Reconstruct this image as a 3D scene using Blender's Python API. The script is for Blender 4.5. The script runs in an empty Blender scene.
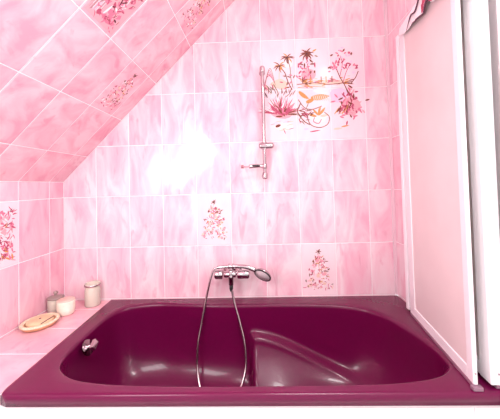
import bpy, bmesh, math, random
from mathutils import Vector, Matrix
C = bpy.context.scene.collection
S = bpy.context.scene
random.seed(7)

# ------------------------------------------------------------------ helpers
def link(name, me, mats, parent=None, smooth=False):
    o = bpy.data.objects.new(name, me); C.objects.link(o)
    if not isinstance(mats, (list, tuple)): mats = [mats]
    for m in mats: me.materials.append(m)
    if smooth:
        for p in me.polygons: p.use_smooth = True
    if parent: o.parent = parent
    return o
def obj(name, bm, mats, parent=None, smooth=False):
    bmesh.ops.recalc_face_normals(bm, faces=bm.faces[:])
    me = bpy.data.meshes.new(name); bm.to_mesh(me); bm.free()
    return link(name, me, mats, parent, smooth)
def tag(o, label=None, cat=None, group=None, kind=None):
    if label: o['label'] = label
    if cat: o['category'] = cat
    if group: o['group'] = group
    if kind: o['kind'] = kind
    return o
def thing(name, label, cat, loc=(0, 0, 0), group=None):
    o = bpy.data.objects.new(name, None); C.objects.link(o); o.location = loc
    o.empty_display_size = .05
    return tag(o, label, cat, group)
def box(bm, c, s, bev=0, rot=None, seg=2):
    r = bmesh.ops.create_cube(bm, size=1)
    vs = r['verts']
    for v in vs: v.co = Vector((v.co.x*s[0], v.co.y*s[1], v.co.z*s[2]))
    if bev:
        es = list({e for v in vs for e in v.link_edges})
        r2 = bmesh.ops.bevel(bm, geom=es, offset=bev, segments=seg, affect='EDGES', profile=.5)
        vs = list({v for f in r2['faces'] for v in f.verts} | {v for v in vs if v.is_valid})
    for v in vs:
        if rot: v.co = rot @ v.co
        v.co += Vector(c)
    return vs
def frame(axis):
    z = Vector(axis).normalized()
    a = Vector((0, 0, 1)) if abs(z.z) < .9 else Vector((1, 0, 0))
    x = a.cross(z).normalized(); y = z.cross(x)
    return x, y, z
def lathe(bm, prof, c=(0, 0, 0), axis=(0, 0, 1), n=32, caps=True, mat=0, sq=1.0):
    """prof: list of (radius, height) revolved about axis through c"""
    x, y, z = frame(axis); c = Vector(c); rings = []
    for r, h in prof:
        if r < 1e-6: rings.append([bm.verts.new(c + z*h)])
        else: rings.append([bm.verts.new(c + z*h + (x*math.cos(2*math.pi*i/n) + y*sq*math.sin(2*math.pi*i/n))*r) for i in range(n)])
    fs = []
    for a, b in zip(rings, rings[1:]):
        for i in range(n):
            j = (i+1) % n
            if len(a) == 1 and len(b) == 1: continue
            if len(a) == 1: fs.append(bm.faces.new((a[0], b[i], b[j])))
            elif len(b) == 1: fs.append(bm.faces.new((a[i], a[j], b[0])))
            else: fs.append(bm.faces.new((a[i], a[j], b[j], b[i])))
    if caps:
        for rg in (rings[0], rings[-1]):
            if len(rg) > 2: fs.append(bm.faces.new(rg))
    for f in fs: f.material_index = mat
    return fs
def spline(pts, n=12):
    P = [Vector(p) for p in pts]; P = [2*P[0]-P[1]] + P + [2*P[-1]-P[-2]]; out = []
    for i in range(1, len(P)-2):
        for k in range(n):
            t = k/n; a, b, c, d = P[i-1:i+3]
            out.append(.5*((2*b)+(c-a)*t+(2*a-5*b+4*c-d)*t*t+(3*b-a-3*c+d)*t**3))
    out.append(P[-2]); return out
def tube(bm, pts, r, n=10, ribs=0):
    """r number or list; parallel-transported tube"""
    pts = [Vector(p) for p in pts]; m = len(pts)
    t = (pts[1]-pts[0]).normalized(); x, y, _ = frame(t); rings = []
    for i, p in enumerate(pts):
        tn = (pts[min(i+1, m-1)]-pts[max(i-1, 0)]).normalized()
        x = (x - tn*x.dot(tn)).normalized(); y = tn.cross(x)
        rr = r[i] if isinstance(r, (list, tuple)) else r
        if ribs and i % 2: rr *= 1-ribs
        rings.append([bm.verts.new(p + (x*math.cos(2*math.pi*k/n)+y*math.sin(2*math.pi*k/n))*rr) for k in range(n)])
    for a, b in zip(rings, rings[1:]):
        for k in range(n): bm.faces.new((a[k], a[(k+1) % n], b[(k+1) % n], b[k]))
    bm.faces.new(rings[0]); bm.faces.new(rings[-1])
def nodes(m):
    m.use_nodes = True; nt = m.node_tree; return nt, nt.nodes, nt.links, nt.nodes['Principled BSDF']
def mat(name, col, rough=.4, metal=0, coat=0, trans=0, ior=1.45, var=.0, scale=30, bump=0):
    """procedural material: principled with a faint noise variation of colour and relief"""
    m = bpy.data.materials.new(name); nt, N, L, b = nodes(m)
    b.inputs['Roughness'].default_value = rough; b.inputs['Metallic'].default_value = metal
    b.inputs['Coat Weight'].default_value = coat; b.inputs['Transmission Weight'].default_value = trans
    b.inputs['IOR'].default_value = ior
    tc = N.new('ShaderNodeTexCoord'); nz = N.new('ShaderNodeTexNoise'); nz.inputs['Scale'].default_value = scale
    L.new(tc.outputs['Object'], nz.inputs['Vector'])
    rp = N.new('ShaderNodeValToRGB'); e = rp.color_ramp.elements
    e[0].position = .3; e[1].position = .7
    e[0].color = (*[c*(1-var) for c in col], 1); e[1].color = (*[min(1, c*(1+var)) for c in col], 1)
    L.new(nz.outputs['Fac'], rp.inputs['Fac']); L.new(rp.outputs['Color'], b.inputs['Base Color'])
    if bump:
        bp = N.new('ShaderNodeBump'); bp.inputs['Strength'].default_value = bump; bp.inputs['Distance'].default_value = .002
        L.new(nz.outputs['Fac'], bp.inputs['Height']); L.new(bp.outputs['Normal'], b.inputs['Normal'])
    return m
def marble(name, pale, rose, lo=.35, hi=.72, stretch=(1, 1, .35), rough=.1, veins=True):
    """glazed pink marbled ceramic: every tile (mesh island) has its own clouding"""
    m = bpy.data.materials.new(name); nt, N, L, b = nodes(m)
    b.inputs['Roughness'].default_value = rough
    b.inputs['Specular IOR Level'].default_value = .6
    tc = N.new('ShaderNodeTexCoord'); ge = N.new('ShaderNodeNewGeometry')
    mp = N.new('ShaderNodeMapping'); mp.inputs['Scale'].default_value = stretch
    L.new(tc.outputs['Object'], mp.inputs['Vector'])
    ml = N.new('ShaderNodeVectorMath'); ml.operation = 'SCALE'; ml.inputs[0].default_value = (37, 19, 53)
    L.new(ge.outputs['Random Per Island'], ml.inputs['Scale'])
    ad = N.new('ShaderNodeVectorMath'); ad.operation = 'ADD'
    L.new(mp.outputs['Vector'], ad.inputs[0]); L.new(ml.outputs['Vector'], ad.inputs[1])
    n1 = N.new('ShaderNodeTexNoise'); n1.inputs['Scale'].default_value = 11; n1.inputs['Detail'].default_value = 5
    n1.inputs['Roughness'].default_value = .55; n1.inputs['Distortion'].default_value = .8
    L.new(ad.outputs['Vector'], n1.inputs['Vector'])
    rp = N.new('ShaderNodeValToRGB'); e = rp.color_ramp.elements
    e[0].position = lo; e[0].color = (*pale, 1); e[1].position = hi; e[1].color = (*rose, 1)
    L.new(n1.outputs['Fac'], rp.inputs['Fac'])
    col = rp.outputs['Color']
    if veins:
        n2 = N.new('ShaderNodeTexNoise'); n2.inputs['Scale'].default_value = 16; n2.inputs['Detail'].default_value = 3
        n2.inputs['Distortion'].default_value = 1.5; L.new(ad.outputs['Vector'], n2.inputs['Vector'])
        r2 = N.new('ShaderNodeValToRGB'); q = r2.color_ramp.elements
        q[0].position = .60; q[0].color = (0, 0, 0, 1); q[1].position = .74; q[1].color = (.55, .55, .55, 1)
        L.new(n2.outputs['Fac'], r2.inputs['Fac'])
        mx = N.new('ShaderNodeMix'); mx.data_type = 'RGBA'
        L.new(r2.outputs['Color'], mx.inputs['Factor']); L.new(col, mx.inputs['A'])
        mx.inputs['B'].default_value = (rose[0]*.86, rose[1]*.72, rose[2]*.78, 1)
        col = mx.outputs['Result']
    L.new(col, b.inputs['Base Color'])
    n3 = N.new('ShaderNodeTexNoise'); n3.inputs['Scale'].default_value = 7; n3.inputs['Detail'].default_value = 2
    L.new(ad.outputs['Vector'], n3.inputs['Vector'])
    bp = N.new('ShaderNodeBump'); bp.inputs['Strength'].default_value = .35; bp.inputs['Distance'].default_value = .006
    L.new(n3.outputs['Fac'], bp.inputs['Height']); L.new(bp.outputs['Normal'], b.inputs['Normal'])
    return m

PALE = (.94, .77, .81); ROSE = (.89, .46, .58)
M = {}
M['plaster'] = mat('white_plaster', (.93, .90, .90), .6, var=.01)
M['tile'] = marble('pink_marble_tile', PALE, ROSE, .36, .70, (1, 1, .3))
M['tile_pale'] = marble('pale_picture_tile', (.95, .79, .83), (.93, .68, .75), .3, .8, veins=False)
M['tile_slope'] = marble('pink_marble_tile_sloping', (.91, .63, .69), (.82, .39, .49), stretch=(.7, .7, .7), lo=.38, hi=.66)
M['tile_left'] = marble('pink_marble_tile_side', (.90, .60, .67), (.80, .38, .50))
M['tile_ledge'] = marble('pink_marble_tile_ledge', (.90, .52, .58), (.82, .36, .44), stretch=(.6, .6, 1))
M['grout'] = mat('white_grout', (.95, .86, .88), .7, var=.02)
M['bath'] = mat('plum_acrylic', (.125, .002, .045), .26, coat=.2, var=.03, scale=60)
M['chrome'] = mat('chrome', (.58, .52, .54), .08, metal=1, var=.02)
M['hose'] = mat('steel_hose', (.55, .45, .48), .22, metal=1, var=.1, scale=300)
M['black'] = mat('black_rubber', (.012, .01, .012), .4)
M['white_metal'] = mat('white_lacquered_frame', (.93, .93, .94), .3, var=.01)
M['seal'] = mat('clear_grey_seal', (.38, .22, .30), .2, trans=.3)
M['pane'] = mat('frosted_pane', (.90, .81, .79), .45, trans=.12, var=.03, scale=6, bump=.05)
M['apron'] = mat('white_panel', (.93, .90, .91), .25, var=.01)
M['floor'] = mat('floor_tile', (.75, .68, .68), .3, var=.05, scale=4)
M['cream'] = mat('cream_wax', (.93, .89, .74), .5, var=.06, scale=60)
M['grey_wax'] = mat('grey_bath_salt', (.55, .42, .38), .7, var=.25, scale=200, bump=.4)
M['glass'] = mat('jar_glass', (.96, .92, .80), .1, trans=.4, ior=1.2)
M['lid'] = mat('tinted_glass_lid', (.55, .43, .40), .08, trans=.5)
M['tan'] = mat('tan_wood', (.62, .36, .19), .45, var=.2, scale=25)
M['sponge'] = mat('cream_fibre', (.86, .70, .50), .8, var=.18, scale=120, bump=.6)
M['cloth'] = mat('white_towelling', (.94, .92, .93), .9, var=.02, scale=200, bump=.4)
M['trim'] = mat('dark_piping', (.12, .05, .08), .7)
M['rose_cloth'] = mat('rose_cloth_band', (.62, .10, .19), .8, var=.15)
PIC = {}
for k, c in dict(brown=(.20, .05, .03), ochre=(.66, .30, .09), rose=(.50, .08, .16), pink=(.72, .21, .32),
                 blush=(.86, .42, .48), lilac=(.76, .62, .78), sand=(.88, .63, .52), dark=(.09, .02, .03),
                 olive=(.24, .18, .12), grey=(.30, .28, .32), white=(.96, .84, .86)).items():
    PIC[k] = mat('glaze_'+k, c, .15)
PN = list(PIC)

# ------------------------------------------------------------------ tiled surfaces
def clip(poly, a, b, c):
    """keep a*x+b*y<=c"""
    out = []
    for i in range(len(poly)):
        p, q = poly[i], poly[(i+1) % len(poly)]
        dp, dq = a*p[0]+b*p[1]-c, a*q[0]+b*q[1]-c
        if dp <= 0: out.append(p)
        if dp*dq < 0:
            t = dp/(dp-dq); out.append((p[0]+(q[0]-p[0])*t, p[1]+(q[1]-p[1])*t))
    return out
def inset(poly, d):
    out = []; n = len(poly)
    for i in range(n):
        a, b, c = Vector(poly[i-1]), Vector(poly[i]), Vector(poly[(i+1) % n])
        u, v = (b-a), (c-b)
        if u.length < 1e-5 or v.length < 1e-5: return None
        u.normalize(); v.normalize()
        nu, nv = Vector((-u.y, u.x)), Vector((-v.y, v.x))
        k = 1+nu.dot(nv)
        if k < .15: return None
        out.append(b+(nu+nv)*(d/k))
    return out
def area(poly): return .5*sum(poly[i-1][0]*poly[i][1]-poly[i][0]*poly[i-1][1] for i in range(len(poly)))
def tiling(name, o, u, v, us, vs, mats, clips=(), pale=(), gap=.0022, back=.02, tilt=.0014):
    """tiles on the plane o+u*a+v*b; us, vs = joint positions; normal u x v faces the room"""
    o, u, v = Vector(o), Vector(u), Vector(v); n = u.cross(v); bm = bmesh.new()
    W = lambda p, h=0: o+u*p[0]+v*p[1]+n*h
    whole = [(us[0], vs[0]), (us[-1], vs[0]), (us[-1], vs[-1]), (us[0], vs[-1])]
    for c in clips: whole = clip(whole, *c)
    top = [bm.verts.new(W(p)) for p in whole]; bot = [bm.verts.new(W(p, -back)) for p in whole]
    f = bm.faces.new(top); f.material_index = 1
    f = bm.faces.new(bot[::-1]); f.material_index = 1
    for i in range(len(top)):
        f = bm.faces.new((top[i-1], top[i], bot[i], bot[i-1])); f.material_index = 1
    for i in range(len(us)-1):
        for j in range(len(vs)-1):
            p = [(us[i], vs[j]), (us[i+1], vs[j]), (us[i+1], vs[j+1]), (us[i], vs[j+1])]
            for c in clips: p = clip(p, *c)
            if len(p) < 3 or area(p) < 1e-4: continue
            a, b = inset(p, gap), inset(p, gap+.0018)
            if not a or not b or area(b) < 1e-4: continue
            tx, ty = random.gauss(0, tilt), random.gauss(0, tilt)
            cx = sum(q[0] for q in b)/len(b); cy = sum(q[1] for q in b)/len(b)
            A = [bm.verts.new(W(q, .0001)) for q in a]
            B = [bm.verts.new(W(q, .0016+(q[0]-cx)*tx+(q[1]-cy)*ty)) for q in b]
            mi = 2 if (i, j) in pale else 0
            bm.faces.new(B).material_index = mi
            for k in range(len(A)): bm.faces.new((A[k-1], A[k], B[k], B[k-1])).material_index = mi
    return obj(name, bm, mats)

class Pic:
    """painted strokes on a glazed tile, as a thin layer of coloured glaze"""
    def __init__(s, o, u, v):
        s.o, s.u, s.v = Vector(o), Vector(u), Vector(v); s.n = s.u.cross(s.v); s.bm = bmesh.new(); s.k = 0
    def W(s, x, y): return s.o+s.u*x+s.v*y+s.n*(.0024+s.k*4e-7)
    def poly(s, pts, c):
        s.k += 1
        try: f = s.bm.faces.new([s.bm.verts.new(s.W(*p)) for p in pts]); f.material_index = PN.index(c)
        except ValueError: pass
    def leaf(s, x, y, ang, l, w, c, bend=0):
        a = []; b = []
        for i in range(7):
            t = i/6; th = ang+bend*t
            px = x+math.cos(ang+bend*t*.5)*l*t; py = y+math.sin(ang+bend*t*.5)*l*t
            h = w*math.sin(math.pi*min(1, .12+.88*t))**.8*.5
            a.append((px-math.sin(th)*h, py+math.cos(th)*h)); b.append((px+math.sin(th)*h, py-math.cos(th)*h))
        s.poly(a+b[::-1], c)
    def line(s, pts, w, c):
        P = spline([(p[0], p[1], 0) for p in pts], 5)
        for p, q in zip(P, P[1:]):
            d = (q-p)
            if d.length < 1e-7: continue
            d.normalize(); h = Vector((-d.y, d.x, 0))*w/2
            s.poly([(p-h)[:2], (q-h)[:2], (q+h)[:2], (p+h)[:2]], c)
    def blob(s, x, y, rx, ry, c, rag=.25):
        n = 14; s.poly([(x+math.cos(i*2*math.pi/n)*rx*(1+random.uniform(-rag, rag)), y+math.sin(i*2*math.pi/n)*ry*(1+random.uniform(-rag, rag))) for i in range(n)], c)
    def star(s, x, y, r, c, n=7, w=.2, c2=None):
        for i in range(n):
            s.leaf(x, y, i*2*math.pi/n+random.uniform(-.3, .3), r*random.uniform(.7, 1.1), r*w*random.uniform(.8, 1.4), c, random.uniform(-.8, .8))
        if c2: s.blob(x, y, r*.2, r*.2, c2)
    def palm(s, x, y, r, c='brown'):
        for a in (10, 35, 75, 110, 150, 175, 205, 250, 300, 335):
            a = math.radians(a+random.uniform(-8, 8)); bend = -1.1 if math.cos(a) > 0 else 1.1
            s.leaf(x, y, a, r*random.uniform(.75, 1.1), r*.17, random.choice([c, c, 'ochre']), bend)
        s.blob(x, y, r*.16, r*.16, 'dark')
    def done(s, name, parent): return obj(name, s.bm, [PIC[k] for k in PN], parent)
def flower_motif(p, w=.2, h=.3, big=1, n=1.0):
    """small bouquet with a palm-like star above a triangle of blossom"""
    cx = w*.5
    for k in range(int(26*n)):   # soft washes
        t = random.random(); y = h*(.13+.62*t); sp = w*.34*(1-t*.8)*big
        p.blob(cx+random.uniform(-1, 1)*sp, y, .008*big, .007*big, random.choice(['blush', 'sand', 'blush', 'white']))
    for k in range(int(60*n)):
        t = random.random()**1.3; y = h*(.12+.62*t); sp = w*.37*(1-t*.8)*big
        p.leaf(cx+random.uniform(-1, 1)*sp, y, random.uniform(0, 6.28), random.uniform(.007, .020)*big, .0042*big,
               random.choice(['pink', 'pink', 'rose', 'blush', 'pink', 'sand', 'white', 'brown']), random.uniform(-1, 1))
    for k in range(int(16*n)):
        t = random.random(); y = h*(.2+.55*t); sp = w*.4*(1-t*.75)*big
        p.leaf(cx+random.uniform(-1, 1)*sp, y, random.uniform(0, 6.28), random.uniform(.008, .015)*big, .0036*big, random.choice(['brown', 'rose', 'olive', 'ochre']))
    for x, y in ((.5, .5), (.62, .47), (.4, .62), (.66, .66)):
        p.leaf(w*x, h*y, random.uniform(-.4, .4), .022*big, .0045*big, random.choice(['ochre', 'brown']), .5)
    p.line([(w*.5, h*.5), (w*.47, h*.66), (w*.5, h*.84)], .0016*big, 'blush')
    p.star(w*.5, h*.84, .017*big, 'brown', 7, .2, 'dark')
    for x, y in ((.34, .66), (.65, .70), (.22, .5), (.78, .5)):
        p.star(w*x, h*y, .009*big, random.choice(['rose', 'brown']), 5, .3)
def lush_motif(p, w=.2, h=.3, stripes=False):
    """large blossom filling the whole tile"""
    if stripes:
        p.poly([(.012, .012), (w-.012, .012), (w-.012, h-.015), (.012, h-.015)], 'blush')
        for k in range(16):
            x = .013+k*.0036
            p.line([(x, .02+random.random()*.03), (x+.001, .24-random.random()*.05)], .0020, random.choice(['grey', 'grey', 'lilac', 'dark', 'white']))
    for k in range(30): p.blob(random.uniform(.25, .82)*w, random.uniform(.12, .85)*h, .013, .012, random.choice(['pink', 'blush', 'rose']), .4)
    for k in range(95):
        p.leaf(random.uniform(.22, .84)*w, random.uniform(.08, .88)*h, random.uniform(0, 6.28), random.uniform(.014, .036), random.uniform(.004, .009),
               random.choice(['rose', 'pink', 'blush', 'white', 'rose', 'pink', 'dark' if stripes else 'ochre']), random.uniform(-1, 1))
    for k in range(30):
        p.leaf(random.uniform(.2, .85)*w, random.uniform(.08, .9)*h, random.uniform(0, 6.28), random.uniform(.015, .03), .0028, random.choice(['dark', 'brown', 'rose']), random.uniform(-1, 1))
    p.leaf(.38*w, .15*h, 1.3, .07, .022, 'blush', .3); p.leaf(.42*w, .16*h, 1.3, .05, .009, 'white', .2)

RIM = .60            # height of the bath rim
EAVE = 1.2939        # where the left wall meets the sloping ceiling
ANG = .7873; SA, CA = math.sin(ANG), math.cos(ANG)
D0 = .1136
XR = 1.945
ZS = [.3+.3*k for k in range(9)]; ZS[-1] = 2.55
xs = [.2*i for i in range(10)]+[1.93]
# back wall (joints of 200 x 300 tiles), cut off under the sloping ceiling
w = tiling('wall_back', (0, 0, 0), (1, 0, 0), (0, 0, 1), xs, ZS, [M['tile'], M['grout'], M['tile_pale']],
           clips=[(-math.tan(ANG), 1, EAVE)], pale={(6, 4), (7, 4), (8, 4), (6, 5), (7, 5), (8, 5), (4, 2), (7, 1)})
tag(w, kind='structure')
# corner strip between back and right wall
b_ = bmesh.new(); box(b_, (1.9375, -.0015, 1.575), (.0135, .012, 1.95), .002); cs = obj('trim_1', b_, mat('corner_strip', (.88, .68, .74), .3)); tag(cs, kind='structure')

# ---- picture panel, 3 x 2 tiles: strokes laid out in a 105 x 100 grid over .6 x .6 m
def panel(col, row):
    p = Pic((1.2, 0, 1.5), (1, 0, 0), (0, 0, 1))
    return p
G = lambda x, y: ((x-261)/105*.6, (140-y)/100*.6)
def paint_panel():
    p = panel(0, 0); g = .6/105
    def L(pts, w, c): p.line([G(*q) for q in pts], w*g, c)
    def leaf(x, y, a, l, w, c, b=0): p.leaf(*G(x, y), math.radians(a), l*g, w*g, c, b)
    # washes
    for x, y, rx, ry, c in [(279, 84, 9, 5, 'sand'), (289, 64, 5, 4, 'white'), (340, 97, 10, 7, 'lilac'), (322, 92, 8, 3, 'white'),
                            (281, 110, 12, 9, 'blush'), (352, 108, 9, 9, 'blush'), (318, 117, 9, 6, 'white'), (283, 126, 10, 4, 'white'),
                            (325, 84, 24, 3, 'sand'), (309, 76, 8, 6, 'blush')]:
        p.blob(*G(x, y), rx*g, ry*g, c, .15)
    # two palms, left
    L([(288, 59), (290.5, 68), (291, 78), (293, 88)], .8, 'olive'); L([(280, 67), (285, 73), (288, 82), (292, 90)], 1.0, 'brown')
    L([(280, 67), (279, 78), (279.5, 89)], .8, 'sand')
    p.palm(*G(288, 58), 7.5*g); p.palm(*G(279.8, 66), 7.0*g)
    for k in range(10): leaf(random.uniform(281, 295), random.uniform(74, 90), random.uniform(0, 180), 4, 1.3, random.choice(['pink', 'rose', 'ochre', 'brown']))
    for k in range(6): L([(264, 88-k), (266+k*.8, 78-k*2), (270+k, 74+k*2.2)], .5, random.choice(['pink', 'rose', 'olive']))
    for k in range(9): leaf(264+k*1.5, 90, 100+random.uniform(-40, 50), random.uniform(6, 12), 1.1, random.choice(['pink', 'olive', 'rose', 'sand']), random.uniform(-.6, .6))
    # star palm, middle
    p.palm(*G(308, 55), 8.5*g); p.star(*G(308, 55), 5*g, 'brown', 8, .3, 'dark'); leaf(314, 53, 30, 5, 1.6, 'ochre'); leaf(316, 57, -20, 4, 1.4, 'olive')
    L([(308, 58), (309, 68), (312, 80)], .8, 'rose')
    for k in range(32): leaf(random.uniform(298, 316), random.uniform(63, 86), random.uniform(0, 360), random.uniform(2.5, 6), 1.7, random.choice(['rose', 'pink', 'pink', 'brown', 'lilac']), random.uniform(-.5, .5))
    # low town and shore
    for k in range(56): leaf(random.uniform(298, 350), random.gauss(83, 1.9), random.uniform(-25, 25), random.uniform(3, 7), 1.1, random.choice(['ochre', 'brown', 'ochre', 'sand', 'rose']))
    L([(297, 85), (315, 84), (330, 86), (354, 84)], .8, 'brown'); L([(298, 88), (312, 87.5), (326, 88.5)], .6, 'ochre')
    for x in (303, 311, 322, 327, 333): L([(x, 84), (x, 78)], 1.0, random.choice(['ochre', 'brown']))
    # slender tree, right
    L([(349, 96), (346, 88), (341, 79), (338, 71)], .9, 'brown'); L([(344, 85), (347, 76), (351, 68)], .6, 'rose'); L([(339, 73), (333, 68)], .6, 'rose')
    L([(352, 86), (357, 80), (360, 74)], .8, 'brown'); L([(341, 79), (344, 66), (342, 58)], .6, 'rose')
    for x, y, n, s in ((334, 70, 12, 4), (342, 57, 8, 4), (346, 66, 12, 4), (354, 70, 9, 5), (350, 57, 5, 3), (340, 66, 8, 4)):
        for k in range(n): leaf(x+random.gauss(0, s*.6), y+random.gauss(0, s*.6), random.uniform(0, 360), random.uniform(2.5, 4.5), 1.6, random.choice(['pink', 'rose', 'pink', 'lilac', 'rose']))
    for x, y in ((332, 58), (345, 54), (353, 58), (329, 70)): leaf(x, y, random.uniform(0, 180), 3.5, 1.8, 'brown')
    # spiky plant, lower left
    for k in range(120):
        a = random.uniform(4, 176); l = random.uniform(8, 22); leaf(280+random.uniform(-4, 4), 114, a, l, random.uniform(.8, 1.6), random.choice(['pink', 'rose', 'pink', 'blush', 'brown', 'olive', 'white']), random.uniform(-.5, .5))
    for k in range(28):
        a = random.uniform(-10, 190); leaf(279+random.uniform(-5, 7), 114+random.uniform(-3, 2), a, random.uniform(5, 9), 2, random.choice(['rose', 'pink', 'rose', 'brown']))
    for k in range(20): leaf(random.uniform(264, 294), random.uniform(92, 98), random.uniform(40, 140), random.uniform(5, 8), .8, random.choice(['dark', 'olive', 'brown']), random.uniform(-.4, .4))
    leaf(274, 126, 20, 6, 3, 'brown'); leaf(282, 128, -70, 6, 1, 'rose'); leaf(285, 125, 10, 8, 1, 'sand')
    for k in range(12): leaf(random.uniform(268, 296), random.uniform(120, 132), random.uniform(-20, 20), random.uniform(3, 8), .9, random.choice(['blush', 'sand', 'lilac', 'grey']))
    # middle: boat-shaped ochre strokes and curling outlines
    leaf(299, 92, -50, 13, 4, 'ochre', .4); leaf(306, 103, 20, 9, 4, 'ochre'); leaf(311, 99, 5, 19, 6, 'ochre'); 
    for k in range(8): leaf(313+k*2, 96, -75, 7, .9, 'sand')
    leaf(318, 116, 80, 10, 2.4, 'ochre', -.2); leaf(318, 116, 40, 11, 2.6, 'ochre', .3); leaf(318, 116, 130, 9, 2.2, 'ochre'); leaf(316, 117, 165, 8, 2.5, 'ochre'); leaf(320, 117, 8, 9, 2.5, 'sand')
    L([(298, 100), (304, 108), (312, 110), (322, 107)], .8, 'brown'); L([(300, 104), (297, 112), (303, 121), (309, 125)], 1, 'brown')
    L([(311, 112), (307, 117), (310, 125), (319, 128), (327, 125), (329, 118), (324, 113)], .8, 'brown'); L([(314, 118), (313, 122), (318, 124), (321, 120)], .7, 'rose')
    for k in range(26): leaf(random.uniform(297, 310), random.uniform(106, 123), random.uniform(-70, 60), random.uniform(4, 8), .9, random.choice(['brown', 'rose', 'brown', 'olive']), random.uniform(-.6, .6))
    leaf(309, 132, 8, 11, 1.3, 'rose'); leaf(303, 129, 0, 5, 2, 'lilac')
    # bush, lower right
    for k in range(110):
        x = random.gauss(351, 5.0); y = random.gauss(108, 6); leaf(x, y, random.uniform(0, 360), random.uniform(3, 6), 1.7, random.choice(['pink', 'rose', 'blush', 'pink', 'blush', 'rose', 'brown']))
    for k in range(16): leaf(334+k*.9, 114+random.uniform(-2, 2), 50+random.uniform(-15, 15), random.uniform(6, 10), .9, random.choice(['brown', 'ochre', 'rose']), .4)
    L([(347, 90), (351, 98), (352, 106)], .7, 'brown'); leaf(333, 130, 5, 9, 2, 'sand'); leaf(341, 128, 10, 8, 1.4, 'ochre')
    return p
pp = paint_panel().done('painted_panorama', w)
p = Pic((.8, 0, .9), (1, 0, 0), (0, 0, 1)); flower_motif(p, n=1.7, big=1.12); p.done('flower_picture', w)
p = Pic((1.4, 0, .6), (1, 0, 0), (0, 0, 1)); flower_motif(p, n=1.7, big=1.12); p.done('flower_picture', w)

# left wall (faces +x).  u runs towards the back wall so that u x v = +x
YF = -2.3
ys = [YF+0.0]+sorted([-(D0+.2*k) for k in range(11)])+[0]
wl = tiling('wall_left', (0, 0, 0), (0, 1, 0), (0, 0, 1), ys, [.3, .6, .9, 1.2, EAVE], [M['tile_left'], M['grout'], M['tile_pale']],
            pale={(ys.index(-(D0+.2*2)), 2)})
tag(wl, kind='structure')
p = Pic((0, -(D0+.4), .9), (0, 1, 0), (0, 0, 1)); lush_motif(p); p.done('flower_picture', wl)
# sloping ceiling from the eave up to the right
sl = [0]+[.2073+.3*k for k in range(7)]
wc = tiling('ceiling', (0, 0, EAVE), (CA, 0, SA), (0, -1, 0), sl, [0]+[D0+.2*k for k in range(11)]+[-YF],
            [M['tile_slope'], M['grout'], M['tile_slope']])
tag(wc, kind='structure')
def cpic(k, e): return Pic(Vector((0, 0, EAVE))+Vector((CA, 0, SA))*(.2073+.3*k)+Vector((0, -1, 0))*(D0+.2*e), (0, -1, 0), (CA, 0, SA))
def cp(k, e, fn, **kw):
    o = Vector((0, 0, EAVE))+Vector((CA, 0, SA))*(.2073+.3*k)+Vector((0, -(D0+.2*(e+1)), 0))
    p = Pic(o, (0, 1, 0), (CA, 0, SA)); p.n = Vector((SA, 0, -CA)); fn(p, **kw); p.done('flower_picture', wc)
cp(1, 0, flower_motif, big=1.12, n=1.5); cp(3, 0, flower_motif, big=1.12, n=1.5); cp(2, 2, lush_motif, stripes=True)

# right wall (faces -x)
wr = tiling('wall_right', (XR, 0, 0), (0, -1, 0), (0, 0, 1), [0, .2, .4], ZS, [M['tile'], M['grout'], M['tile_pale']])
tag(wr, kind='structure')
bm = bmesh.new(); box(bm, (1.68, -1.15, 2.72), (.62, 2.3, .04)); tag(obj('ceiling', bm, M['plaster']), kind='structure')
bm = bmesh.new(); box(bm, (XR+.01, -1.35, 1.38), (.02, 1.90, 2.72)); tag(obj('wall_right', bm, M['plaster']), kind='structure')
bm = bmesh.new(); box(bm, (1.928, -.79, 1.35), (.040, .05, 2.70), .003); tag(obj('trim_4', bm, M['white_metal']), kind='structure')
# floor, tiled bath front and ledge
bm = bmesh.new(); box(bm, (1.0, -1.25, -.02), (2.1, 2.5, .04)); tag(obj('floor', bm, M['floor']), kind='structure')
bm = bmesh.new(); box(bm, (1.129, -.735, .28), (1.632, .02, .56), .001)
for k in range(8): box(bm, (.5+.2*k, -.7462, .28), (.197, .003, .55), .001)
tag(obj('wall_front', bm, M['apron']), kind='structure')
ledge_outer = [(0, 0), (.281, 0), (.308, -.745), (0, -.745)]
lg = tiling('trim_2', (0, 0, RIM-.012), (1, 0, 0), (0, 1, 0), [0, .33], [-.745, -.5136, -.3136, -.1136, 0], [M['tile_ledge'], M['grout'], M['tile_pale']],
            clips=[(1, .0362, .2815)], back=.03, tilt=.0005)
tag(lg, kind='structure')
bm = bmesh.new(); box(bm, (.15, -.737, .279), (.30, .016, .556), .001); tag(obj('trim_3', bm, M['apron']), kind='structure')

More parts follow.
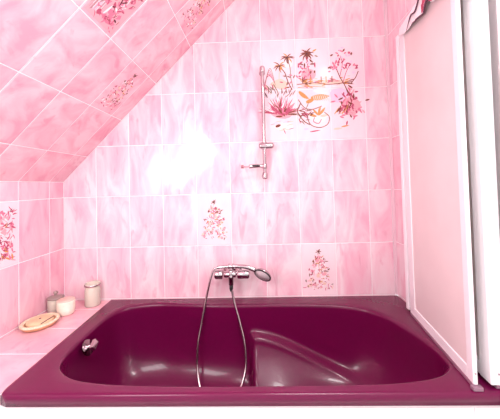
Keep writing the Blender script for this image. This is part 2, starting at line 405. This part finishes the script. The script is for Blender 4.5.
# ------------------------------------------------------------------ bathtub
bath = thing('bathtub', 'plum coloured built-in bathtub with a moulded armrest under the tiled wall', 'bathtub', (1.1, -.37, 0))
def interp_closed(P, n):
    """Catmull-Rom closed, resampled evenly by length"""
    m = len(P); Q = []
    for i in range(m):
        a, b, c, d = [Vector(P[(i+k) % m]) for k in (-1, 0, 1, 2)]
        for k in range(16):
            t = k/16; Q.append(.5*((2*b)+(c-a)*t+(2*a-5*b+4*c-d)*t*t+(3*b-a-3*c+d)*t**3))
    L = [0]
    for i in range(len(Q)): L.append(L[-1]+(Q[(i+1) % len(Q)]-Q[i]).length)
    out = []; j = 0
    for k in range(n):
        s = L[-1]*k/n
        while L[j+1] < s: j += 1
        t = (s-L[j])/(L[j+1]-L[j]); out.append(Q[j].lerp(Q[(j+1) % len(Q)], t))
    return out
NA = 260
inner = [(.372, -.38), (.372, -.24), (.392, -.155), (.44, -.105), (.52, -.080), (.62, -.070), (.74, -.082), (.90, -.098), (1.10, -.104), (1.30, -.108), (1.50, -.120),
         (1.62, -.140), (1.71, -.178), (1.775, -.25), (1.815, -.36), (1.843, -.48), (1.846, -.56), (1.825, -.625), (1.745, -.680), (1.60, -.708),
         (1.40, -.716), (1.15, -.718), (.92, -.718), (.73, -.712), (.60, -.700), (.49, -.672), (.41, -.610), (.378, -.52)]
IN = interp_closed([(x, y, 0) for x, y in inner], NA)
XC, YC = 1.02, -.40
def smooth(a, b, x):
    t = max(0, min(1, (x-a)/(b-a))); return t*t*(3-2*t)
def floor_pt(p):
    """matching point of the tub floor outline"""
    x, y = p.x, p.y
    fx = .56+(x-.372)*(1.48-.56)/(1.846-.372)
    fy = -.41+(y+.41)*.68
    # keep the back wall steep
    if y > -.41: fy = -.41+(y+.41)*(.50-.14*(1-smooth(1.0, 1.25, x)))
    return Vector((fx, fy, 0))
FL = [floor_pt(p) for p in IN]
bm = bmesh.new()
def ring(f): return [bm.verts.new(f(i)) for i in range(NA)]
# outer outline of the rim: follows the rectangle with one small rounded front corner
OUTC = [Vector((.281, -.004, 0)), Vector((1.940, -.004, 0)), Vector((1.940, -.752, 0)), Vector((.309, -.752, 0))]
def outer_pt(i, grow=0):
    c = Vector((1.1, -.38, 0)); d = (IN[i]-c).normalized(); best = None
    for k in range(4):
        a, b = OUTC[k], OUTC[(k+1) % 4]; e = b-a
        den = d.x*e.y-d.y*e.x
        if abs(den) < 1e-9: continue
        t = ((a.x-c.x)*e.y-(a.y-c.y)*e.x)/den; s = ((a.x-c.x)*d.y-(a.y-c.y)*d.x)/den
        if t > 0 and -1e-6 <= s <= 1+1e-6 and (best is None or t < best): best = t
    q = c+d*best
    return q
# snap nearest samples to the corners so the outline stays rectangular
OUT = [outer_pt(i) for i in range(NA)]
for k, c in enumerate(OUTC):
    j = min(range(NA), key=lambda i: (OUT[i]-c).length); OUT[j] = c.copy()
cc = Vector((.309+.035, -.752+.035, 0))     # rounded front-left corner
for i in range(NA):
    if OUT[i].x < cc.x and OUT[i].y < cc.y: OUT[i] = cc+(OUT[i]-cc).normalized()*.035
def shrink(q, d): # move towards the inside by d
    x = max(min(q.x, 1.940-d), .281+(.028*(-q.y)/.75)+d); y = max(min(q.y, -.004-d), -.752+d); v = Vector((x, y, 0))
    if v.x < cc.x and v.y < cc.y and (v-cc).length > .035-d: v = cc+(v-cc).normalized()*(.035-d)
    return v
rings = []
rings.append(ring(lambda i: OUT[i]+Vector((0, 0, RIM-.036))))
rings.append(ring(lambda i: OUT[i]+Vector((0, 0, RIM-.012))))
for a in (25, 50, 75, 90):
    a = math.radians(a); rings.append(ring(lambda i: shrink(OUT[i], .011*(1-math.cos(a)))+Vector((0, 0, RIM-.011+.011*math.sin(a)))))
rings.append(ring(lambda i: shrink(OUT[i], .011).lerp(IN[i], .35)+Vector((0, 0, RIM))))
rings.append(ring(lambda i: shrink(OUT[i], .011).lerp(IN[i], .75)+Vector((0, 0, RIM-.0005))))
NW = 54
DEPTH = .37
def ledge(x):      # height of the armrest crest along the back wall
    t = (x-1.11)/.53
    return RIM-.150-.135*smooth(0, 1, t)-.03*max(0, t)
def wall(i, s):
    """s=0 rim .. 1 floor centre-line of the fillet"""
    P, Q = IN[i], FL[i]
    # profile: small rolled lip, slanted wall, floor fillet
    if s < .10:      # small rolled lip
        q = s/.10; h = .055*math.sin(q*math.pi/2); z = .05*(1-math.cos(q*math.pi/2))
    else:
        q = (s-.10)/.90*math.pi/2; e = .72
        h = .055+.945*(1-math.cos(q)**e); z = .05+.95*math.sin(q)**(e*1.05)
    p = P.lerp(Q, h); p.z = RIM-DEPTH*z
    # armrest bulge on the back side, right half
    if P.y > -.40 and P.x > 1.0:
        g = smooth(1.095, 1.122, p.x)*(1-smooth(1.58, 1.72, p.x))
        zc = ledge(p.x)
        g *= 1-smooth(zc-.006, zc+.022, p.z)
        p.y -= (.040+.085*smooth(0, .20, zc-p.z))*g*smooth(-.40, -.30, P.y)
        # hollow above the crest
        hol = math.exp(-((p.z-(zc+.045))/.028)**2)*smooth(1.10, 1.15, p.x)*(1-smooth(1.5, 1.66, p.x))
        p.y += .002*hol
    # same bulge mirrored on the front side
    return p
for k in range(NW+1): rings.append(ring(lambda i: wall(i, k/NW)))
last = [wall(i, 1) for i in range(NA)]
for k in range(1, 14):
    t = k/14; rings.append(ring(lambda i: Vector((last[i].x+(XC-.05-last[i].x)*t, last[i].y+(YC-last[i].y)*t, last[i].z-.006*smooth(0, 1, t)))))
cen = bm.verts.new((XC-.05, YC, RIM-DEPTH-.006))
for a, b in zip(rings, rings[1:]):
    for i in range(NA):
        j = (i+1) % NA; bm.faces.new((a[i], a[j], b[j], b[i]))
for i in range(NA): bm.faces.new((rings[-1][i], rings[-1][(i+1) % NA], cen))
M['bath'].node_tree.nodes['Principled BSDF'].inputs['Specular IOR Level'].default_value = .35; M['bath'].node_tree.nodes['Principled BSDF'].inputs['Coat Roughness'].default_value = .06
tub = obj('tub_shell', bm, M['bath'], None, smooth=True); tub.parent = bath; tub.matrix_parent_inverse = bath.matrix_world.inverted()
tub.location = (-1.1, .37, 0); tub.matrix_parent_inverse = Matrix()
so = tub.modifiers.new('shell', 'SOLIDIFY'); so.thickness = .006; so.offset = -1
def kid(o, par):   # keep world coordinates under an offset parent
    o.parent = par; o.location = -Vector(par.location); return o
# overflow rosette with square turning knob on the left end
ax = Vector((.93, -.05, .38)).normalized(); oc = Vector((.405, -.43, .563))
bm = bmesh.new(); lathe(bm, [(.030, 0), (.033, .004), (.030, .009), (.012, .011), (.011, .026)], oc, ax, 28)
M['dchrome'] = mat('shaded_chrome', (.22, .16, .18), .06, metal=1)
ov = kid(obj('overflow_rosette', bm, M['dchrome'], None, True), bath); ov['label'] = 'chrome overflow rosette'
bm = bmesh.new()
r_ = Matrix((frame(ax)[0], frame(ax)[1], frame(ax)[2])).transposed() @ Matrix.Rotation(.5, 3, 'Z')
box(bm, oc+ax*.034, (.040, .026, .018), .004, r_)
kb = obj('overflow_knob', bm, M['chrome'], ov); kb['label'] = 'faceted chrome knob'

# ------------------------------------------------------------------ mixer tap
MY, MZ = -.085, .757
mx = thing('bath_mixer', 'chrome wall-mounted bath mixer tap above the back rim of the bathtub', 'tap', (1.0, 0, MZ))
def mk(name, bm, m, par=mx, smooth_=True, lab=None):
    o = kid(obj(name, bm, m, None, smooth_), par)
    if lab: o['label'] = lab
    return o
bm = bmesh.new(); lathe(bm, [(.0155, 0), (.0175, .003), (.0175, .062), (.0155, .065)], (.962, MY, MZ), (1, 0, 0), 28)
tube(bm, spline([(1.0, MY, MZ+.02), (1.0, MY-.004, MZ-.012), (1.0, MY-.006, MZ-.055)], 6), [.017]*4+[.016]*4+[.014]*5, 20)
mk('mixer_body', bm, M['chrome'])
for sx, x0 in ((-1, .955), (1, 1.034)):
    bm = bmesh.new(); L_ = .045 if sx < 0 else .066
    lathe(bm, [(.012, 0), (.022, .001), (.0245, .004), (.0245, L_-.006), (.022, L_), (.006, L_+.001)], (x0, MY, MZ), (sx, 0, 0), 28)
    for k in range(3): lathe(bm, [(.0246, .008+k*.004), (.0253, .009+k*.004), (.0246, .010+k*.004)], (x0, MY, MZ), (sx, 0, 0), 28, caps=False)
    mk('tap_handle', bm, M['chrome'])
for x in (.975, 1.03):
    bm = bmesh.new(); lathe(bm, [(.026, 0), (.026, .004), (.018, .010), (.011, .012), (.011, .080)], (x, -.001, MZ+.004), (0, -1, 0), 24)
    mk('wall_connector', bm, M['chrome'])
# cradle on which the hand shower lies
bm = bmesh.new(); tube(bm, spline([(1.0, MY, MZ+.018), (1.0, MY-.002, MZ+.033)], 4), .008, 14)
for dx in (-.011, .011): box(bm, (1.0+dx, MY-.003, MZ+.046), (.006, .030, .024), .002)
mk('shower_cradle', bm, M['chrome'])
bm = bmesh.new(); lathe(bm, [(.008, 0), (.0105, .002), (.0105, .022), (.007, .034)], (1.0, MY-.006, MZ-.056), (0, 0, -1), 20)
mk('hose_nut', bm, M['black'], lab='black hose nut')
# hand shower
hs = thing('hand_shower', 'chrome hand shower lying across the bath mixer, its round head to the right', 'hand shower', (1.0, MY, .80))
HZ = .800
bm = bmesh.new()
hp = spline([(.925, MY-.004, HZ-.004), (.96, MY-.005, HZ), (1.03, MY-.008, HZ+.003), (1.09, MY-.012, HZ-.002), (1.135, MY-.016, HZ-.018)], 8)
tube(bm, hp, [.0085+.004*smooth(0, 1, i/len(hp)) for i in range(len(hp))], 18)
mk('handle', bm, M['chrome'], hs)
hn = Vector((-.42, -.66, -.60)).normalized(); hc = Vector((1.176, MY-.014, .758))
bm = bmesh.new(); lathe(bm, [(0, -.020), (.018, -.019), (.036, -.013), (.046, -.004), (.048, .003), (.045, .008)], hc, hn, 36, sq=1.0)
mk('shower_head', bm, M['chrome'], hs)
bm = bmesh.new(); lathe(bm, [(.042, 0), (.042, .002), (0, .004)], hc+hn*.0075, hn, 32)
x_, y_, z_ = frame(hn)
for r, n in ((.014, 6), (.024, 12), (.034, 18)):
    for k in range(n):
        a = k*2*math.pi/n; lathe(bm, [(.0014, 0), (.001, .002)], hc+hn*.0105+(x_*math.cos(a)+y_*math.sin(a))*r, hn, 6)
mk('spray_face', bm, mat('pale_spray_face', (.86, .78, .80), .25), hs, lab='pale spray face')
bm = bmesh.new(); lathe(bm, [(.0455, -.001), (.049, .001), (.049, .006), (.0455, .008)], hc+hn*.003, hn, 36, caps=False)
mk('rim_ring', bm, M['black'], hs, lab='dark ring round the spray face')
# shower hose: from the hand shower down into the tub and back up to the mixer
hose_pts = [(.925, MY-.004, .796), (.905, MY-.006, .785), (.888, MY-.012, .740), (.864, MY-.020, .64), (.842, -.130, .52), (.826, -.165, .42), (.830, -.205, .32),
            (.865, -.270, .244), (.92, -.335, .235), (.985, -.335, .235), (1.038, -.270, .244), (1.074, -.205, .32), (1.070, -.160, .42), (1.044, -.125, .52), (1.014, MY-.016, .62), (1.0, MY-.006, .70)]
bm = bmesh.new(); tube(bm, spline(hose_pts, 26), .0068, 10, ribs=.16)
tag(obj('shower_hose', bm, M['hose'], None, True), 'ribbed metal shower hose looping from the mixer down into the bathtub', 'hose')

# ------------------------------------------------------------------ riser rail
RX, RY = 1.203, -.055
rr = thing('shower_rail', 'vertical chrome shower rail on the tiled wall left of the painted palm tiles', 'shower rail', (RX, 0, 1.285))
bm = bmesh.new(); lathe(bm, [(.0095, 0), (.0105, .002), (.0105, .615), (.0095, .618)], (RX, RY, 1.290), (0, 0, 1), 24); mk('rail_tube', bm, M['chrome'], rr)
for z0, z1 in ((1.885, 1.922), (1.278, 1.318)):
    bm = bmesh.new(); lathe(bm, [(.008, 0), (.0145, .003), (.0155, .01), (.0155, z1-z0-.008), (.012, z1-z0)], (RX, RY, z0), (0, 0, 1), 24)
    lathe(bm, [(.018, 0), (.018, .003), (.011, .007), (.010, .05)], (RX, -.001, (z0+z1)/2), (0, -1, 0), 20)
    mk('wall_bracket', bm, M['chrome'], rr)
bm = bmesh.new(); lathe(bm, [(.006, 0), (.014, .004), (.0165, .012), (.0165, .074), (.014, .082), (.006, .086)], (1.172, RY-.006, 1.466), (1, 0, 0), 24)
lathe(bm, [(.016, 0), (.017, .003), (.017, .036), (.016, .039)], (RX, RY, 1.447), (0, 0, 1), 24)
mk('slider', bm, M['chrome'], rr)
bm = bmesh.new()
tube(bm, spline([(RX, RY, 1.352), (1.16, RY-.010, 1.353), (1.115, RY-.020, 1.350)], 8), [.0095]*8+[.011]*9, 18)
lathe(bm, [(.012, 0), (.015, .002), (.015, .026), (.012, .028)], (RX, RY, 1.338), (0, 0, 1), 24)
ha = mk('holder_arm', bm, M['chrome'], rr)
bm = bmesh.new(); box(bm, (1.152, RY-.024, 1.353), (.046, .008, .009), .003); o = obj('black_inlay', bm, M['black'], ha); o.location = (0, 0, 0); o['label'] = 'black inlay in the holder arm'
bm = bmesh.new(); lathe(bm, [(.006, 0), (.010, .002), (.010, .014), (.007, .017)], (1.086, RY-.026, 1.350), (-1, .1, 0), 18)
tube(bm, [(1.115, RY-.020, 1.350), (1.084, RY-.026, 1.350)], .004, 10)
o = obj('end_knob', bm, mat('tarnished_knob', (.45, .22, .26), .3, metal=.6), ha); o['label'] = 'dull rosy end knob'

# ------------------------------------------------------------------ things on the ledge
LZ = RIM-.012+.0018
def jar(name, label, cat, x, y, r, h):
    return thing(name, label, cat, (x, y, LZ))
def part(name, bm, m, par, lab=None, sm=True):
    o = obj(name, bm, m, par, sm)
    if lab: o['label'] = lab
    return o
j = jar('glass_jar', 'tall open glass jar with cream filling beside the back corner of the bathtub', 'jar', .205, -.058, .04, .13)
bm = bmesh.new(); lathe(bm, [(0, .0), (.037, .0), (.040, .004), (.0395, .085), (.036, .098), (.034, .106), (.038, .110), (.039, .124), (.0365, .124), (.0355, .112), (.031, .106), (.034, .096), (.0372, .084), (.0372, .008), (0, .006)], n=36, caps=False)
part('jar_body', bm, M['glass'], j)
bm = bmesh.new(); lathe(bm, [(0, .0065), (.0365, .0085), (.0368, .085), (.0335, .097), (.031, .104), (0, .105)], n=32, caps=False); part('filling', bm, M['cream'], j, 'cream wax filling')
bm = bmesh.new(); lathe(bm, [(.0395, .110), (.041, .112), (.041, .116), (.0395, .118)], n=32, caps=False)
box(bm, (-.042, -.004, .108), (.006, .008, .014), .001); part('wire_clasp', bm, M['hose'], j, 'thin metal clasp round the neck')
j = jar('candle_jar', 'short white candle jar standing right of the lidded jar', 'jar', .126, -.165, .04, .08)
bm = bmesh.new(); lathe(bm, [(0, 0), (.032, 0), (.038, .006), (.042, .03), (.042, .068), (.0415, .072), (.039, .070), (.0385, .062), (0, .060)], n=36, caps=False)
part('cup', bm, M['cream'], j)
bm = bmesh.new(); lathe(bm, [(0, .066), (.036, .067), (.0395, .070), (.042, .073), (.042, .076), (.037, .078), (0, .079)], n=36, caps=False); part('lid', bm, mat('pale_tan_lid', (.78, .58, .48), .3), j, 'pale tan lid')
j = jar('lidded_jar', 'round glass jar of greyish salts with a knobbed glass lid in the wall corner', 'jar', .048, -.135, .036, .1)
bm = bmesh.new(); lathe(bm, [(0, 0), (.033, 0), (.037, .004), (.038, .06), (.036, .07), (.0345, .07), (.0355, .058), (.0345, .006), (0, .005)], n=36, caps=False)
part('jar_body', bm, M['glass'], j)
bm = bmesh.new(); lathe(bm, [(0, .006), (.034, .007), (.035, .050), (0, .052)], n=32, caps=False); part('filling', bm, M['grey_wax'], j, 'greyish bath salts')
bm = bmesh.new(); lathe(bm, [(0, .0705), (.039, .071), (.041, .074), (.039, .080), (.022, .086), (.007, .088), (.006, .093), (.012, .099), (.012, .104), (.006, .109), (0, .110)], n=36, caps=False)
part('lid', bm, M['lid'], j, 'glass lid with round knob')
# shallow oval dish with a soap bar
br = thing('soap_dish', 'oval tan and cream soap dish on the pink ledge against the left wall', 'soap dish', (.086, -.290, LZ))
br.rotation_euler = (0, 0, math.radians(-14))
def oval(bm, prof, ry, cap=True):
    n = 64; rg = []
    for r, h in prof: rg.append([bm.verts.new((math.cos(2*math.pi*i/n)*r, math.sin(2*math.pi*i/n)*(r+ry*.6), h)) for i in range(n)])
    for a, b in zip(rg, rg[1:]):
        for i in range(n): bm.faces.new((a[i], a[(i+1) % n], b[(i+1) % n], b[i]))
    if cap: bm.faces.new(rg[0]); bm.faces.new(rg[-1])
bm = bmesh.new(); oval(bm, [(.050, 0), (.060, .004), (.070, .014), (.073, .022), (.071, .026), (.066, .027), (.060, .022), (.052, .014), (.040, .012)], .014); part('dish_body', bm, M['tan'], br, 'tan glazed body')
bm = bmesh.new(); oval(bm, [(.0735, .020), (.0745, .024), (.071, .0285), (.063, .0285), (.058, .023)], .014, False); part('rim_band', bm, M['sponge'], br, 'cream rim band')
bm = bmesh.new(); oval(bm, [(.040, .013), (.050, .015), (.054, .022), (.052, .030), (.044, .034), (.030, .0355)], .006); part('soap_bar', bm, mat('tan_soap', (.80, .56, .34), .5, var=.12), br, 'tan soap bar')
bm = bmesh.new(); tube(bm, spline([(.050, -.035, .032), (.046, 0, .0345), (.040, .036, .0345)], 6), .0018, 6); part('soap_groove', bm, M['trim'], br, 'dark groove in the soap')
bm = bmesh.new(); lathe(bm, [(.005, .034), (.005, .037), (0, .038)], n=12, caps=False); part('centre_stud', bm, M['trim'], br, 'dark spot in the middle')

# ------------------------------------------------------------------ folding shower screen
ZB, ZT = RIM+.012, 1.985
sc = thing('shower_screen', 'white-framed folding shower screen with frosted panes on the right rim of the bathtub', 'shower screen', (1.86, -.48, ZB))
def leaf_panel(A, B, name='panel', post=.030, th=.024, rail=.040, bpost=None):
    bpost = bpost or post
    """framed pane from plan point A (back) to B (front)"""
    A, B = Vector((*A, 0)), Vector((*B, 0)); d = (B-A); L_ = d.length; d.normalize()
    rm = Matrix((d, Vector((-d.y, d.x, 0)), Vector((0, 0, 1)))).transposed()
    mid = (A+B)/2; zc = (ZB+ZT)/2; H = ZT-ZB
    bm = bmesh.new()
    box(bm, A+d*bpost/2+Vector((0, 0, zc)), (bpost, th, H), .003, rm); box(bm, B-d*post/2+Vector((0, 0, zc)), (post, th, H), .003, rm)
    for z in (ZB+rail/2, ZT-rail/2): box(bm, mid+Vector((0, 0, z)), (L_-2*post+.002, th*.9, rail), .003, rm)
    # rivets
    fr = kid(obj(name+'_frame', bm, M['white_metal'], None), sc)
    for zz in (ZB+.035,):
        b2 = bmesh.new(); lathe(b2, [(.003, 0), (.003, .001), (0, .002)], B+Vector((0, 0, zz)), d, 10)
        o = obj('rivet', b2, M['hose'], fr)
    bm = bmesh.new(); box(bm, mid+Vector((0, 0, zc)), (L_-2*post+.01, .005, H-2*rail+.01), 0, rm)
    kid(obj('frosted_pane', bm, M['pane'], None), sc)
    bm = bmesh.new(); box(bm, mid+Vector((0, 0, ZB-.005)), (L_-.004, .014, .012), .001, rm)
    b3 = kid(obj('bottom_seal', bm, M['seal'], None), sc); b3['label'] = 'translucent rubber seal'
leaf_panel((1.889, -.245), (1.817, -.735), post=.034, th=.013, bpost=.055)
leaf_panel((1.922, -.225), (1.885, -.738), post=.050, th=.046)
bm = bmesh.new(); box(bm, (1.915, -.212, (ZB+ZT)/2), (.058, .024, ZT-ZB), .003); kid(obj('wall_profile', bm, M['white_metal'], None), sc)
bm = bmesh.new(); box(bm, (1.817, -.738, RIM+.006), (.030, .016, .012), .002); kid(obj('end_cap', bm, M['seal'], None), sc)['label'] = 'grey rubber end cap'

# ------------------------------------------------------------------ cloth over the top of the screen
cl = thing('hanging_cloth', 'white cloth with dark piping draped over the top of the shower screen', 'cloth', (1.85, -.5, ZT))
HEM = [(-.27, 1.950), (-.36, 1.925), (-.44, 1.917), (-.50, 1.908), (-.54, 1.900), (-.575, 1.925), (-.62, 1.895), (-.70, 1.875), (-.82, 1.87)]
def along(T, y):
    for (a, p), (b, q) in zip(T, T[1:]):
        if y >= b: return p+(q-p)*smooth(0, 1, (a-y)/(a-b))
    return T[-1][1]
def hang(y): return along(HEM, y)
def side(y): return 1.889-(1.889-1.817)*(-y-.245)/.49-.020
bm = bmesh.new(); NY, NZ = 70, 26; g = []
for a in range(NY+1):
    t = a/NY; y = -.27-.53*t; xs_ = side(y)+.020
    row = []
    for b in range(NZ+1):
        s = b/NZ
        fold = .007*math.sin(t*26)+.004*math.sin(t*57+1)
        if s < .25:      # behind
            q = s/.25; x = xs_+.014+fold*(1-q)*.2; z = ZT-.09*(1-q)+.004
        elif s < .40:    # over the top
            q = (s-.25)/.15*math.pi; x = xs_+.014*math.cos(q); z = ZT+.004+.010*math.sin(q)
        else:
            q = (s-.40)/.60; x = xs_-.014-.005*q-abs(fold)*q*.5; z = (ZT+.004)+(hang(y)-ZT-.004)*q
        row.append(bm.verts.new((x, y, z)))
    g.append(row)
for a in range(NY):
    for b in range(NZ): bm.faces.new((g[a][b], g[a+1][b], g[a+1][b+1], g[a][b+1]))
hem = [g[a][NZ].co.copy() for a in range(NY+1)]
sheet = kid(obj('sheet', bm, M['cloth'], None, True), cl); md = sheet.modifiers.new('t', 'SOLIDIFY'); md.thickness = .0025
hem2 = [h for h in hem if -.60 < h.y < -.40]
bm = bmesh.new(); tube(bm, hem2, [.0006+.003*min(1, (-.40-h.y)/.08) for h in hem2], 8); o = kid(obj('hem_piping', bm, M['trim'], None, True), cl); o['label'] = 'dark piping along the hem'
SE = [(-.375, 1.917), (-.41, 1.945), (-.435, 1.958), (-.467, 1.949), (-.49, 1.958), (-.53, 1.985), (-.60, 1.992)]
bm = bmesh.new(); sp = spline([(side(y)-.004, y, z) for y, z in SE], 8); tube(bm, sp, [.0008+.0026*min(1, i/14) for i in range(len(sp))], 8)
o = kid(obj('seam_piping', bm, M['trim'], None, True), cl); o['label'] = 'dark piping across the cloth'
bm = bmesh.new(); bb = [h for h in hem if -.80 < h.y < -.53]; T = []
for h in bb: T.append([bm.verts.new((h.x-.004, h.y, h.z+.004)), bm.verts.new((h.x-.005, h.y, h.z+.020)), bm.verts.new((h.x-.005, h.y, h.z+.036))])
for a, b in zip(T, T[1:]):
    for k in (0, 1): bm.faces.new((a[k], b[k], b[k+1], a[k+1]))
o = kid(obj('rose_band', bm, M['rose_cloth'], None, True), cl); o['label'] = 'rose red band above the hem'; m_ = o.modifiers.new('t', 'SOLIDIFY'); m_.thickness = .002

# ------------------------------------------------------------------ camera
R = ((.99925, -.0283, .0262), (.029, .99927, -.0251), (-.0255, .0262, .99933))
from math import cos, sin
ya, pi_, ro = .0283, .0259, .0262
Rm = Matrix.Rotation(ya, 3, 'Z') @ Matrix.Rotation(pi_, 3, 'X') @ Matrix.Rotation(ro, 3, 'Y')
right, fwd, up = Rm.col[0], Rm.col[1], Rm.col[2]
cam = bpy.data.cameras.new('camera'); co = bpy.data.objects.new('camera', cam); C.objects.link(co)
co.matrix_world = Matrix.Translation((1.1621, -1.6263, 1.2482)) @ Matrix((right, up, -fwd)).transposed().to_4x4()
cam.sensor_width = 36; cam.lens = 277.5/500*36; cam.shift_y = -31.9/500; cam.clip_start = .02
S.camera = co

# ------------------------------------------------------------------ light
def area_light(name, loc, target, sx, sy, power, col=(1, 1, 1)):
    l = bpy.data.lights.new(name, 'AREA'); l.shape = 'RECTANGLE'; l.size = sx; l.size_y = sy; l.energy = power; l.color = col
    o = bpy.data.objects.new(name, l); C.objects.link(o); o.location = loc
    o.rotation_euler = (Vector(target)-Vector(loc)).to_track_quat('-Z', 'Y').to_euler(); return o
l = bpy.data.lights.new('roof_window_daylight', 'AREA'); l.shape = 'RECTANGLE'; l.size = .62; l.size_y = .34; l.energy = 6.5; l.color = (1, .98, .99)
o = bpy.data.objects.new('roof_window_daylight', l); C.objects.link(o)
zz = -Vector((.75, 1.2, -1.0)).normalized(); xx = Vector((.707, 0, .707)); xx = (xx-zz*xx.dot(zz)).normalized(); yy = zz.cross(xx)
o.matrix_world = Matrix.Translation((.40, -1.50, 1.53)) @ Matrix((xx, yy, zz)).transposed().to_4x4()
l = bpy.data.lights.new('slope_fill_light', 'AREA'); l.shape = 'RECTANGLE'; l.size = .5; l.size_y = .5; l.energy = 11; l.color = (1, .99, .99)  # added fill, not a window: brightens the near part of the sloping ceiling
o = bpy.data.objects.new('slope_fill_light', l); C.objects.link(o); o.location = (1.92, -1.55, 1.35)
o.rotation_euler = Vector((-1, -.32, .6)).to_track_quat('-Z', 'Y').to_euler()
l = bpy.data.lights.new('tub_fill_light', 'AREA'); l.shape = 'RECTANGLE'; l.size = .7; l.size_y = .45; l.energy = 24; l.color = (1, .98, .97)  # added overhead fill, no real fitting: lights the tub bowl, tilted off the back wall
o = bpy.data.objects.new('tub_fill_light', l); C.objects.link(o); o.location = (1.55, -1.45, 2.58)
o.rotation_euler = Vector((-.1, -.5, -1)).to_track_quat('-Z', 'Y').to_euler()
wd = bpy.data.worlds.new('room_light'); S.world = wd; wd.use_nodes = True
wd.node_tree.nodes['Background'].inputs['Color'].default_value = (1, .965, .975, 1)
wd.node_tree.nodes['Background'].inputs['Strength'].default_value = .9
S.view_settings.view_transform = 'Standard'; S.view_settings.look = 'None'; S.view_settings.gamma = 1
S.view_settings.exposure = .54; S.view_settings.use_curve_mapping = False
